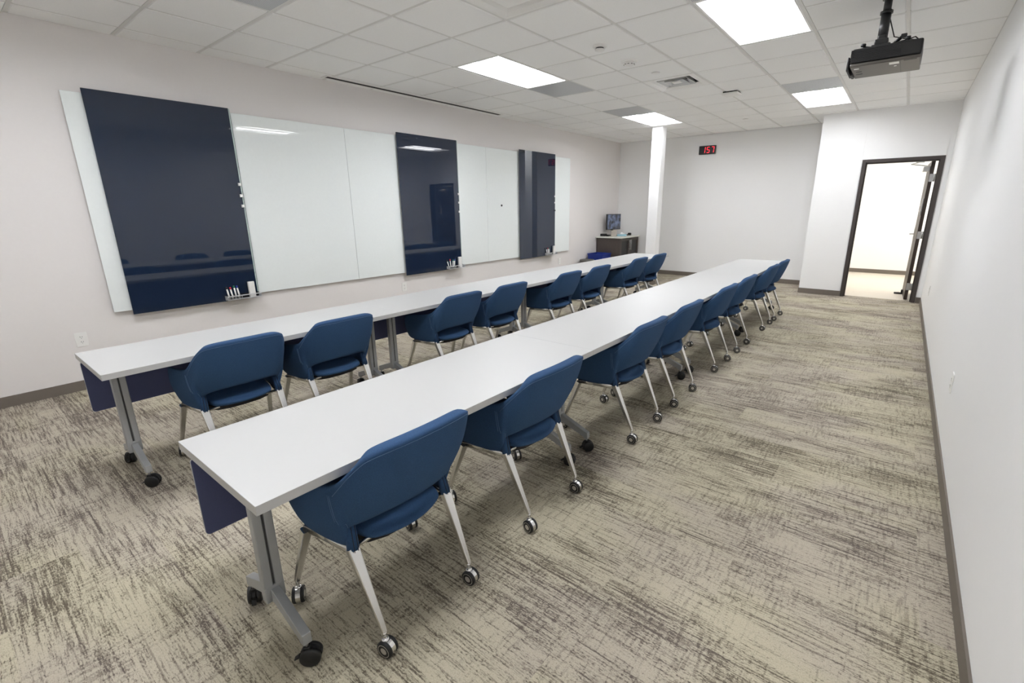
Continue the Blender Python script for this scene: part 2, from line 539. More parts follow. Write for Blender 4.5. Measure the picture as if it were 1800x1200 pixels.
tag(m.build('door_handle', leaf), 'satin steel lever handle')
m = MB()  # steel pieces shaped as hall-light reflections off the lock hardware
m.box(-0.060, -0.045, 0.06, 0.10, 1.32, 1.56, M['steel'], 0.002, 1, lm)
m.box(-0.066, -0.045, 0.05, 0.12, 1.36, 1.40, M['steel'], 0.002, 1, lm)
m.box(-0.066, -0.045, 0.05, 0.12, 1.45, 1.49, M['steel'], 0.002, 1, lm)
tag(m.build('glint_plate', leaf), 'steel pieces standing in for hall-light glints on the leaf')
m = MB()
m.box(-0.125, -0.045, 0.02, 0.26, 1.955, 2.025, M['steel'], 0.006, 2, lm)
m.bar(lm @ Vector((-0.085, 0.10, 2.035)), (5.30, YD+0.10, 2.06), (0.024, 0.012), (0.02, 0.01), M['steel'])
m.bar((5.30, YD+0.10, 2.06), (5.41, YD+0.05, DZ-ft-0.02), (0.02, 0.01), (0.02, 0.01), M['steel'])
m.box(5.35, 5.45, YD+0.03, YD+0.07, DZ-ft-0.03, DZ-ft-0.015, M['steel'], 0.002, 1)
tag(m.build('door_closer', leaf), 'silver door closer and arm')
m = MB()
m.box(-0.16, -0.045, 0.60, 0.66, 0.004, 0.03, M['black_plastic'], 0.004, 1, lm)
m.box(-0.07, -0.045, 0.60, 0.66, 0.01, 0.08, M['black_plastic'], 0.003, 1, lm)
tag(m.build('kick_stop', leaf), 'black kick-down door stop')

# ------------------------------------------------------------------ ceiling lamps and vents
def make_light():
    t = thing('ceiling_light', None, 'ceiling light')
    L_, B = 2*T, T
    m = MB()
    e = 0.016
    # flange
    for bx in ((0.012, e+0.012, 0.012, L_-0.012), (B-e-0.012, B-0.012, 0.012, L_-0.012)):
        m.box(bx[0], bx[1], bx[2], bx[3], -0.002, 0.05, M['pan'])
    for by in ((0.012, e+0.012), (L_-e-0.012, L_-0.012)):
        m.box(e+0.012, B-e-0.012, by[0], by[1], -0.002, 0.05, M['pan'])
    # two troughs with a ridge between, sloping ends
    a0, a1 = e+0.012, B-e-0.012
    mid = B/2
    def quad(p): 
        f = m.bm.faces.new([m.bm.verts.new(q) for q in p]); m._set([f], M['pan'])
    y0, y1 = e+0.012, L_-e-0.012
    s = 0.10
    for (u0, u1) in ((a0, mid), (mid, a1)):
        c0, c1 = u0+0.05, u1-0.05
        zt = 0.075
        zr = 0.004
        quad([(u0, y0, zr), (u0, y1, zr), (c0, y1-s, zt), (c0, y0+s, zt)])
        quad([(u1, y1, zr), (u1, y0, zr), (c1, y0+s, zt), (c1, y1-s, zt)])
        quad([(u1, y0, zr), (u0, y0, zr), (c0, y0+s, zt), (c1, y0+s, zt)])
        quad([(u0, y1, zr), (u1, y1, zr), (c1, y1-s, zt), (c0, y1-s, zt)])
        quad([(c0, y0+s, zt), (c0, y1-s, zt), (c1, y1-s, zt), (c1, y0+s, zt)])
    m.box(0.012, B-0.012, 0.012, L_-0.012, 0.09, 0.12, M['pan'])
    m.build('lamp_housing', t)
    for (u0, u1) in ((a0, mid), (mid, a1)):
        m = MB()
        c = (u0+u1)/2
        rings = []
        n = 12
        yy = [y0+0.07, y0+0.10, y0+0.16] + [y1-0.16, y1-0.10, y1-0.07]
        rs = [0.35, 0.8, 1.0, 1.0, 0.8, 0.35]
        for y, q in zip(yy, rs):
            ring = [(c+0.072*q*math.cos(PI*k/n), y, 0.072-0.058*q*math.sin(PI*k/n)) for k in range(n+1)]
            rings.append(ring)
        m.loft(rings, M['lens'])
        m.build('lamp_lens', t)
    return t
LIGHT_LABELS = {
    (0, 0): 'white twin-lens ceiling light over the left table row, middle of the left line',
    (4, 0): 'large bright ceiling light at the top of the photo, left of the projector',
    (0, 6): 'far ceiling light beside the white column',
    (4, 6): 'far ceiling light nearest the open doorway, below the projector in the photo',
    (0, -6): 'ceiling light behind the dotted grey vent, over the near end of the left table row',
    (4, -6): 'ceiling light overhead just behind the camera position'}
proto = None
for (i, j) in LIGHTS:
    x0, x1, y0, y1 = cell_xy(i, j)
    if proto is None:
        proto = make_light(); o = proto
    else:
        o = copy_tree(proto)
    o.location = (x0, y0, H)
    tag(o, LIGHT_LABELS[(i, j)], 'ceiling light', 'recessed ceiling lights')
VENT_LABELS = {
    (0, 2): 'grey metal vent panel beyond the ceiling light over the left table row',
    (4, -1): 'grey vent panel at the top edge, in front of the largest ceiling light',
    (0, 5): 'grey vent panel in front of the far ceiling light by the white column',
    (4, 5): 'grey vent panel in front of the far ceiling light by the doorway',
    (0, -4): 'dotted grey vent panel at the top left corner of the ceiling'}
pv = None
for c in VENTS:
    x0, x1, y0, y1 = cell_xy(*c)
    if pv is None:
        m = MB()
        m.box(0.012, T-0.012, 0.012, T-0.012, -0.002, 0.03, M['perf'], 0.003, 1)
        pv = m.build('ceiling_vent'); o = pv
    else:
        o = copy_tree(pv)
    o.location = (x0, y0, H)
    tag(o, VENT_LABELS[c], 'ceiling vent', 'grey ceiling vent panels')

# four-way supply diffuser
x0, x1, y0, y1 = cell_xy(*DIFF)
cx, cy = (x0+x1)/2, (y0+y1)/2
t = thing('air_diffuser', 'white louvred square air diffuser with dark openings in the ceiling', 'air diffuser', (cx, cy, H))
def sq_frustum(m, r0, z0, r1, z1, mt):
    A = [(sx*r0, sy*r0, z0) for sx, sy in ((-1, -1), (1, -1), (1, 1), (-1, 1))]
    B = [(sx*r1, sy*r1, z1) for sx, sy in ((-1, -1), (1, -1), (1, 1), (-1, 1))]
    m.loft([A, B], mt, smooth=False, cap=False)
m = MB()
h = T/2-0.012
sq_frustum(m, h, 0.02, h, -0.003, M['white_plastic']); sq_frustum(m, h, -0.003, 0.225, -0.003, M['white_plastic']); sq_frustum(m, 0.225, -0.003, 0.20, 0.02, M['white_plastic'])
m.build('diffuser_frame', t)
m = MB(); sq_frustum(m, 0.24, 0.12, 0.20, 0.02, M['duct']); m.box(-0.24, 0.24, -0.24, 0.24, 0.12, 0.125, M['slot_dark']); m.build('duct_neck', t)
for r in (0.165, 0.105):
    m = MB()
    sq_frustum(m, r+0.004, -0.001, r-0.042, 0.055, M['steel']); sq_frustum(m, r+0.004, -0.001, r+0.010, -0.001, M['white_plastic'])
    sq_frustum(m, r+0.010, -0.001, r-0.036, 0.057, M['white_plastic'])
    m.build('louvre', t)
m = MB(); m.box(-0.05, 0.05, -0.05, 0.05, 0.0, 0.006, M['white_plastic'], 0.002, 1); m.box(-0.005, 0.005, -0.005, 0.005, 0.006, 0.12, M['steel']); m.build('centre_plate', t)

x0, x1, y0, y1 = cell_xy(*PLAQ)
cx, cy = (x0+x1)/2, (y0+y1)/2
t = thing('plaque_diffuser', 'white square plaque diffuser at the top edge of the photo', 'air diffuser', (cx, cy, H))
m = MB()
sq_frustum(m, h, 0.02, h, -0.002, M['white_plastic']); sq_frustum(m, h, -0.002, 0.27, -0.002, M['white_plastic'])
sq_frustum(m, 0.27, -0.002, 0.235, 0.012, M['white_plastic']); sq_frustum(m, 0.235, 0.012, 0.215, 0.03, M['white_plastic'])
m.box(-0.28, 0.28, -0.28, 0.28, 0.05, 0.055, M['duct'])
sq_frustum(m, 0.215, 0.03, 0.19, 0.05, M['white_plastic'])
m.build('diffuser_frame', t)
m = MB(); m.box(-0.165, 0.165, -0.165, 0.165, 0.006, 0.02, M['white_plastic'], 0.005, 2); m.box(-0.01, 0.01, -0.01, 0.01, 0.02, 0.05, M['steel']); m.build('centre_plate', t)

# projection-screen slot along the left wall
t = thing('screen_slot', 'long narrow black projection screen slot in the ceiling above the boards', 'screen slot', (0, 0, H))
m = MB()
sx0, sx1, sy0, sy1 = 0.095, 0.225, 2.20, 5.12
m.box(sx0, 0.128, sy0, sy1, -0.009, -0.004, M['white_plastic']); m.box(0.186, sx1, sy0, sy1, -0.009, -0.004, M['white_plastic'])
m.box(0.128, 0.186, sy0, sy0+0.03, -0.009, -0.004, M['white_plastic']); m.box(0.128, 0.186, sy1-0.03, sy1, -0.009, -0.004, M['white_plastic'])
m.build('slot_trim', t)
m = MB(); m.box(0.128, 0.186, sy0+0.03, sy1-0.03, -0.0092, -0.0042, M['slot_dark']); m.build('slot_opening', t)

# small ceiling devices
t = thing('occupancy_sensor', 'round white ceiling sensor with a dark slit, nearer of the two small round devices', 'sensor', (2.95, 3.27, H-0.001))
m = MB(); m.lathe([(0.065, 0.0), (0.065, -0.010), (0.055, -0.018), (0.040, -0.020)], (0, 0, 0), M['white_plastic']); m.build('sensor_base', t)
m = MB(); m.lathe([(0.036, -0.019), (0.036, -0.030)], (0, 0, 0), M['slot_dark']); m.build('sensor_slit', t)
m = MB(); m.lathe([(0.042, -0.0295), (0.042, -0.040), (0.030, -0.047), (0.004, -0.049)], (0, 0, 0), M['white_plastic']); m.build('sensor_cap', t)
t = thing('smoke_detector', 'round white smoke detector beyond the slit sensor on the ceiling', 'smoke detector', (2.945, 3.87, H-0.001))
m = MB(); m.lathe([(0.085, 0.0), (0.085, -0.008), (0.075, -0.012), (0.062, -0.013)], (0, 0, 0), M['white_plastic']); m.build('detector_base', t)
m = MB(); m.lathe([(0.058, -0.012), (0.056, -0.030), (0.048, -0.040), (0.030, -0.046), (0.004, -0.047)], (0, 0, 0), M['white_plastic'])
for k in range(10):
    a = 2*PI*k/10
    m.box(0.050, 0.0545, -0.009, 0.009, -0.036, -0.026, M['duct'], 0, 1, Matrix.Rotation(a, 4, 'Z'))
m.build('detector_head', t)
for lab, x, y in (('flat white concealed sprinkler cover beside the louvred diffuser', 2.985, 4.42), ('flat white sprinkler cover near the back wall', 2.995, 8.08)):
    m = MB(); m.lathe([(0.030, 0.004), (0.030, -0.007), (0.045, -0.007), (0.045, -0.013), (0.042, -0.014), (0.002, -0.015)], (0, 0, 0), M['white_plastic'])
    tag(m.build('sprinkler_cover', loc=(x, y, H-0.001)), lab, 'sprinkler', 'ceiling sprinkler covers')
t = thing('access_point', 'square white access point on the ceiling, its shadow modelled as a dark layer', 'access point', (3.36, 5.93, H-0.001))
m = MB(); m.box(-0.085, 0.085, -0.085, 0.085, -0.016, 0, M['slot_dark']); m.build('shadow_layer', t)  # dark layer stands in for the shadow above the cover
m = MB(); m.box(-0.10, 0.10, -0.10, 0.10, -0.040, -0.0155, M['white_plastic'], 0.011, 3); m.build('cover', t)

# ------------------------------------------------------------------ projector
t = thing('projector', 'black and grey projector hanging from a ceiling pole', 'projector', (5.065, 3.70, H))
px0, px1, py0, py1, pz0, pz1 = -0.195, 0.200, -0.20, 0.20, -0.455, -0.338
m = MB()
m.box(px0, px1, py0, py1, pz0+0.022, pz1, M['proj_black'], 0.012, 3)
m.box(px0, px1, py0, py1, pz0, pz0+0.021, M['proj_grey'], 0.006, 2)
m.box(px1-0.11, px1-0.108, py0+0.01, py1-0.01, pz0-0.0008, pz0+0.002, M['proj_black'])
m.box(0.03, 0.085, py0+0.03, py0+0.09, pz0-0.0012, pz0+0.002, M['white_plastic'])
m.box(0.055, 0.07, py0+0.14, py0+0.16, pz0-0.0012, pz0+0.002, M['white_plastic'])
m.box(px0+0.02, px0+0.05, py0+0.06, py0+0.09, pz0-0.0012, pz0+0.002, M['white_plastic'])
m.box(px0+0.025, px0+0.06, py0+0.17, py0+0.19, pz0-0.0012, pz0+0.002, M['proj_black'])
m.box(px0+0.02, px0+0.06, py0+0.25, py0+0.27, pz0-0.0012, pz0+0.002, M['proj_black'])
m.box(px1-0.09, px1-0.02, py0+0.02, py0+0.035, pz0-0.0012, pz0+0.002, M['proj_black'])
body = m.build('projector_body', t)
m = MB()
for k in range(9):
    z = pz0+0.030+k*0.0092
    m.box(px0-0.003, px1-0.115, py0-0.004, py0+0.004, z, z+0.0042, M['pipe'])
    m.box(px0-0.004, px0+0.004, py0-0.003, py0+0.12, z, z+0.0042, M['pipe'])
m.build('vent_fins', body)
m = MB()
m.box(px0-0.016, px0+0.003, 0.0, 0.14, pz0-0.012, pz1-0.02, M['proj_black'], 0.006, 2)
m.cyl((px0-0.024, 0.07, (pz0+pz1)/2-0.01), (px0-0.01, 0.07, (pz0+pz1)/2-0.01), 0.036, 0.040, M['proj_black'], 24)
m.box(px0-0.030, px0-0.016, -0.12, 0.14, pz0-0.004, pz1-0.03, M['proj_black'], 0.004, 1)
m.build('projector_lens', t)
m = MB()
m.cyl((-0.045, 0, -0.27), (-0.045, 0, -0.09), 0.030, 0.030, M['pipe'], 24)
m.cyl((-0.045, 0, -0.10), (-0.045, 0, -0.082), 0.038, 0.038, M['pipe'], 24)
m.cyl((-0.045, 0, -0.09), (-0.045, 0, -0.004), 0.024, 0.024, M['pipe'], 24)
m.cyl((-0.045, 0, -0.010), (-0.045, 0, -0.003), 0.036, 0.036, M['pipe'], 28)
m.cyl((-0.02, -0.035, -0.092), (-0.02, -0.05, -0.092), 0.007, 0.007, M['pipe'], 8)
m.build('ceiling_pole', t)
m = MB()
m.box(-0.085, -0.005, -0.05, 0.05, -0.298, -0.262, M['pipe'], 0.006, 2)
m.box(-0.070, -0.020, -0.035, 0.035, -0.266, -0.235, M['pipe'], 0.006, 2)
m.box(-0.10, 0.012, -0.06, 0.06, -0.318, -0.298, M['pipe'], 0.004, 1)
for dx, dy in ((-0.14, -0.13), (-0.14, 0.13), (0.11, -0.13), (0.11, 0.13)):
    m.bar((-0.045, 0, -0.312), (dx, dy, -0.320), (0.028, 0.008), (0.022, 0.008), M['pipe'])
    m.cyl((dx, dy, -0.345), (dx, dy, -0.305), 0.009, 0.009, M['pipe'], 10)
    m.cyl((dx, dy, -0.316), (dx, dy, -0.300), 0.016, 0.016, M['pipe'], 10)
m.bar((0.02, -0.02, -0.315), (0.075, -0.06, -0.275), (0.03, 0.014), (0.026, 0.012), M['pipe'])
m.box(0.065, 0.10, -0.075, -0.045, -0.285, -0.262, M['pipe'], 0.004, 1)
m.build('mount_bracket', t)
m = MB()
m.tube([(-0.03, 0.03, -0.10), (0.02, 0.06, -0.24), (0.10, 0.06, -0.27), (0.16, 0.0, -0.30), (0.185, 0.05, -0.342)], 0.004, M['black_plastic'])
m.tube([(0.06, -0.02, -0.30), (0.10, -0.10, -0.312), (0.15, -0.14, -0.312), (0.185, -0.12, -0.342)], 0.004, M['black_plastic'])
m.tube([(0.06, 0.02, -0.30), (0.11, -0.05, -0.305), (0.17, -0.06, -0.310), (0.19, 0.0, -0.342)], 0.003, M['black_plastic'])
m.build('projector_cable', t)

# ------------------------------------------------------------------ glass boards on the left wall
BW = 1.2147
BLABEL = ['nearest white glass board panel, mostly hidden behind the nearest navy panel',
          'second white glass board panel from the near end, just right of the widest navy panel',
          'third white glass board panel from the near end, left of the middle navy panel',
          'fourth white glass board panel from the near end, just right of the middle navy panel',
          'fifth white glass board panel from the near end, with the small black magnet',
          'white glass board panel at the far end, right of the last navy panel']
for k in range(6):
    a = 0.024+k*BW
    m = MB()
    m.box(0.0305, 0.035, a+0.0015, a+BW-0.0015, 0.633, 2.402, M['white_glass'], 0.001, 1)
    m.box(0.0004, 0.0305, a+0.012, a+BW-0.012, 0.645, 2.39, M['alu'])
    tag(m.build('white_glass_board'), BLABEL[k], 'glass board', 'white glass board panels')
NAVY = [(0.149, 1.213), (3.170, 4.228), (5.678, 6.748)]
NLAB = ['largest-looking navy blue glass panel, nearest, at the left of the boards', 'middle navy blue glass panel, reflecting a dark door', 'farthest navy blue glass panel, reflecting the white column']
WHO = ['nearest navy panel', 'middle navy panel', 'farthest navy panel']
for k, (a, b) in enumerate(NAVY):
    t = thing('navy_glass_board', NLAB[k], 'glass board', (0, 0, 0), 0, 'navy sliding glass panels')
    m = MB(); m.box(0.060, 0.066, a, b, 0.597, 2.434, M['navy_glass'], 0.001, 1); m.build('glass_panel', t)
    for z in (2.30, 0.69):
        m = MB()
        m.box(0.046, 0.060, a+0.02, b-0.02, z, z+0.04, M['alu'])
        m.box(0.0352, 0.046, a+0.05, a+0.12, z, z+0.04, M['alu']); m.box(0.0352, 0.046, b-0.12, b-0.05, z, z+0.04, M['alu'])
        m.build('slide_rail', t)
    m = MB(); m.box(0.058, 0.0665, b, b+0.011, 0.60, 2.43, M['glass_edge'], 0.001, 1); tag(m.build('edge_strip', t), 'pale edge strip')
    # marker tray
    ya, yb_ = b-0.315, b+0.012
    tr = thing('marker_tray', 'chrome marker tray at the lower right corner of the '+WHO[k], 'marker tray', (0, 0, 0), 0, 'marker trays on the navy panels')
    z0, z1 = 0.607, 0.651
    m = MB()
    m.box(0.0665, 0.128, ya, yb_, z0, z0+0.003, M['tray'])
    m.box(0.0665, 0.069, ya, yb_, z0, z1+0.004, M['slot_dark'])
    m.box(0.124, 0.128, ya, yb_, z1-0.009, z1, M['tray']); m.box(0.124, 0.128, ya, yb_, z0, z0+0.009, M['tray'])
    m.box(0.0665, 0.128, ya, ya+0.004, z0, z1, M['tray']); m.box(0.0665, 0.128, yb_-0.004, yb_, z0, z1, M['tray'])
    m.build('tray_frame', tr)
    m = MB()
    m.box(0.070, 0.1235, ya+0.004, ya+0.020, z0+0.003, z1-0.001, M['alu'])
    for q in range(4):
        m.box(0.070, 0.1235, ya+0.040+q*0.032, ya+0.046+q*0.032, z0+0.003, z1-0.004, M['alu'])
    m.build('marker_holder', tr)
    # markers, one in each slot
    caps = [('black', M['cap_black']), ('red', M['cap_red']), ('green', M['cap_green']), ('blue', M['cap_blue'])]
    lean = [(-0.10, -0.10, -0.06, -0.12), (-0.30, -0.05, 0.28, 0.24), (-0.15, 0.05, 0.12, -0.05)][k]
    hts = [(0.11, 0.105, 0.115, 0.112), (0.115, 0.118, 0.112, 0.112), (0.108, 0.112, 0.11, 0.10)][k]
    for q in range(4):
        if k == 2 and q == 3: continue
        nm, mc = caps[q]
        mk = thing('marker', 'white marker with a %s end standing in the tray of the %s' % (nm, WHO[k]), 'marker', (0.097, ya+0.030+q*0.0325, z0+0.004), 0, 'markers in the trays')
        mk.rotation_euler = (-lean[q]*0.8 if True else 0, -0.10, 0)
        m = MB(); m.cyl((0, 0, 0), (0, 0, hts[q]), 0.0078, 0.0078, M['white_plastic'], 12); m.build('barrel', mk)
        m = MB(); m.cyl((0, 0, hts[q]), (0, 0, hts[q]+0.022), 0.0088, 0.0080, mc, 12); tag(m.build('cap', mk), nm+' cap')
    m = MB(); m.box(0.084, 0.112, b-0.095, b-0.035, z0+0.003, z0+0.165, M['white_plastic'], 0.005, 2)
    m.box(0.076, 0.0845, b-0.093, b-0.037, z0+0.004, z0+0.163, M['bin_grey'])
    tag(m.build('board_eraser'), 'white block eraser standing in the tray of the '+WHO[k], 'eraser', 'board erasers')
    zz = [(1.736, 1.627, 1.528), (1.69, 1.568, 1.437), (1.687, 1.573, 1.43)][k]
    for q, z in enumerate(zz):
        m = MB()
        dark = (k == 2 and q == 2)
        m.box(0.0663, 0.080, b-0.022, b+0.006, z-0.0135, z+0.0135, M['black_plastic' if dark else 'white_plastic'], 0.002, 1)
        pos = ('upper', 'middle', 'lower')[q]
        tag(m.build('magnet'), ('black' if dark else 'white')+' square magnet, '+pos+' of three on the right edge of the '+WHO[k], 'magnet', 'square board magnets')
m = MB(); m.lathe([(0.016, 0.035), (0.016, 0.043), (0.013, 0.047), (0.002, 0.048)], (0, 5.233, 1.525), M['black_plastic'], 20, 'x')
tag(m.build('round_magnet'), 'small round black magnet alone on a white glass board', 'magnet')

# ------------------------------------------------------------------ outlets
def outlet(wall, y, z, label):
    t = thing('wall_outlet', label, 'outlet', (0, 0, 0), 0, 'white wall outlets')
    s = 1 if wall == 'l' else -1
    xw = 0.0 if wall == 'l' else W
    def bx(m, a, b, y0, y1, z0, z1, mt, bv=0):
        x0, x1 = sorted((xw+s*a, xw+s*b)); m.box(x0, x1, y0, y1, z0, z1, mt, bv, 1)
    m = MB(); bx(m, 0, 0.006, y-0.040, y+0.040, z-0.060, z+0.060, M['white_plastic'], 0.002); m.build('cover_plate', t)
    for dz in (-0.021, 0.021):
        m = MB()
        bx(m, 0.006, 0.0075, y-0.017, y+0.017, z+dz-0.0145, z+dz+0.0145, M['white_plastic'])
        for dy, hh in ((-0.0065, 0.005), (0.0065, 0.004)):
            bx(m, 0.0074, 0.0079, y+dy-0.0014, y+dy+0.0014, z+dz+0.003-hh, z+dz+0.003+hh, M['slot_dark'])
        bx(m, 0.0074, 0.0079, y-0.0022, y+0.0022, z+dz-0.011, z+dz-0.007, M['slot_dark'])
        m.build('socket', t)
outlet('l', -0.222, 0.438, 'white wall outlet at the near end of the greige wall')
outlet('l', 3.162, 0.435, 'white wall outlet under the middle navy panel')
outlet('l', 7.02, 0.440, 'white wall outlet under the far end of the boards')
outlet('r', 2.81, 0.435, 'white wall outlet on the right wall, nearer the camera')
outlet('r', 6.86, 0.43, 'white wall outlet on the right wall near the doorway')

# ------------------------------------------------------------------ clock
t = thing('digital_clock', 'black digital wall clock with red digits on the back wall', 'clock', (1.967, YB, 2.583))
m = MB(); m.box(-0.165, 0.165, -0.045, 0, -0.082, 0.082, M['black_plastic'], 0.004, 1); m.build('clock_case', t)
def seg_digit(m, cx, w, hh, segs, mt, th=0.011):
    sl = 0.10
    def hseg(z):
        m.prism([(cx-w/2+0.004+sl*z, z-th/2), (cx+w/2-0.004+sl*z, z-th/2), (cx+w/2-0.004+sl*z, z+th/2), (cx-w/2+0.004+sl*z, z+th/2)], 'y', -0.047, -0.0449, mt)
    def vseg(x, za, zb):
        m.prism([(x-th/2+sl*za, za), (x+th/2+sl*za, za), (x+th/2+sl*zb, zb), (x-th/2+sl*zb, zb)], 'y', -0.047, -0.0449, mt)
    a = hh/2
    if 'A' in segs: hseg(a-th/2)
    if 'G' in segs: hseg(0)
    if 'D' in segs: hseg(-a+th/2)
    if 'F' in segs: vseg(cx-w/2, 0.004, a-0.004)
    if 'B' in segs: vseg(cx+w/2, 0.004, a-0.004)
    if 'E' in segs: vseg(cx-w/2, -a+0.004, -0.004)
    if 'C' in segs: vseg(cx+w/2, -a+0.004, -0.004)
m = MB()
seg_digit(m, -0.066, 0.05, 0.115, 'BC', M['red_led'])
seg_digit(m, 0.022, 0.05, 0.115, 'AFGCD', M['red_led'])
seg_digit(m, 0.108, 0.05, 0.115, 'ABC', M['red_led'])
tag(m.build('digits', t), 'glowing red 157 digits')
m = MB(); m.box(-0.148, -0.138, -0.0465, -0.0449, 0.02, 0.03, M['red_dim']); m.build('indicator', t)

# ------------------------------------------------------------------ tables
TZ, TD, TN, TL = 0.707, 0.613, -0.487, 1.8145
TTH = 0.031
def make_caster(r=0.034):
    m = MB()
    m.cyl((0, 0, 2*r-0.006), (0, 0, 2*r+0.03), 0.006, 0.006, M['steel'], 10)
    for s in (-1, 1):
        m.lathe([(0.004, s*0.006), (r, s*0.006), (r, s*0.020), (r-0.004, s*0.0235), (0.006, s*0.0245)], (0.010, 0, r), M['rubber'], 22, 'y')
    # hood
    pts = [(0.010+(r+0.002)*math.cos(math.radians(a)), r+(r+0.002)*math.sin(math.radians(a))) for a in range(0, 181, 20)]
    m.prism(pts, 'y', -0.0055, 0.0055, M['rubber'])
    m.box(-0.012, 0.012, -0.012, 0.012, 2*r-0.012, 2*r+0.004, M['rubber'], 0.003, 1)
    m.bar((-0.02, 0, r+0.004), (-0.043, 0, r-0.010), (0.02, 0.006), (0.016, 0.005), M['rubber'])
    return m
def make_table():
    t = thing('flip_table', None, 'table')
    m = MB()
    m.box(0, TD, 0.0001, TL-0.0001, -TTH, 0, M['laminate'], 0.0012, 2)
    m.build('table_top', t)
    top = -TTH
    for end in (0, 1):
        yl = 0.105 if end == 0 else TL-0.105
        xc = TD/2+0.012
        lg = MB()
        # column: two flat bars with a groove between on both broad sides
        for s in (-1, 1):
            lg.box(xc-0.018, xc+0.018, yl+s*0.018-0.0145, yl+s*0.018+0.0145, 0.205-TZ, top-0.012, M['leg_grey'], 0.003, 1)
        lg.box(xc-0.013, xc+0.013, yl-0.005, yl+0.005, 0.205-TZ, top-0.012, M['groove'])
        lg.box(xc-0.019, xc+0.019, yl-0.033, yl+0.033, 0.150-TZ, 0.215-TZ, M['leg_grey'], 0.003, 1)
        lg.box(xc-0.16, xc+0.16, yl-0.03, yl+0.03, top-0.013, top, M['leg_grey'], 0.002, 1)
        leg = lg.build('leg', t)
        ft_ = MB()
        for s in (-1, 1):
            xe = xc+s*0.205
            prof = [(xc, 0.205-TZ), (xc+s*0.03, 0.200-TZ), (xe+s*0.012, 0.128-TZ), (xe+s*0.014, 0.088-TZ), (xe-s*0.012, 0.088-TZ), (xe-s*0.02, 0.098-TZ), (xc+s*0.03, 0.150-TZ), (xc, 0.150-TZ)]
            ft_.prism(prof, 'y', yl-0.015, yl+0.015, M['leg_grey'], 0.002)
        foot = ft_.build('foot', leg)
        for s in (-1, 1):
            c = make_caster().build('caster', leg)
            c.location = (xc+s*0.205, yl, -TZ)
            c.rotation_euler = (0, 0, [(2.65, 0.85), (2.9, 0.4)][end][(s+1)//2])
            c['label'] = 'black twin-wheel caster'
    m = MB()
    # modesty panel with rounded corners
    def rr(y0, y1, z0, z1, r):
        out = []
        for (cy, cz, a0) in ((y1-r, z1-r, 0), (y0+r, z1-r, 90), (y0+r, z0+r, 180), (y1-r, z0+r, 270)):
            for k in range(5):
                a = math.radians(a0+22.5*k); out.append((cy+r*math.cos(a), cz+r*math.sin(a)))
        return out
    m.prism(rr(0.0, TL-0.004, -0.338, -0.036, 0.014), 'x', 0.090, 0.102, M['modesty'])
    m.prism(rr(-0.0015, TL-0.0025, -0.3395, -0.0345, 0.015), 'x', 0.0935, 0.0985, M['alu'])
    for y in (0.25, TL-0.25):
        m.box(0.102, 0.16, y-0.02, y+0.02, -0.050, -TTH, M['leg_grey'])
    m.build('modesty_panel', t)
    return t
where = ['nearest', 'second nearest', 'third nearest', 'farthest']
tp = None
for row, (x, nm) in enumerate(((1.744, 'left row against the boards'), (3.475, 'right row'))):
    for k in range(4):
        if tp is None: tp = make_table(); o = tp
        else: o = copy_tree(tp)
        o.location = (x, TN+k*TL, TZ)
        tag(o, '%s white table on silver legs in the %s' % (where[k], nm), 'table', 'white tables in the %s' % nm)

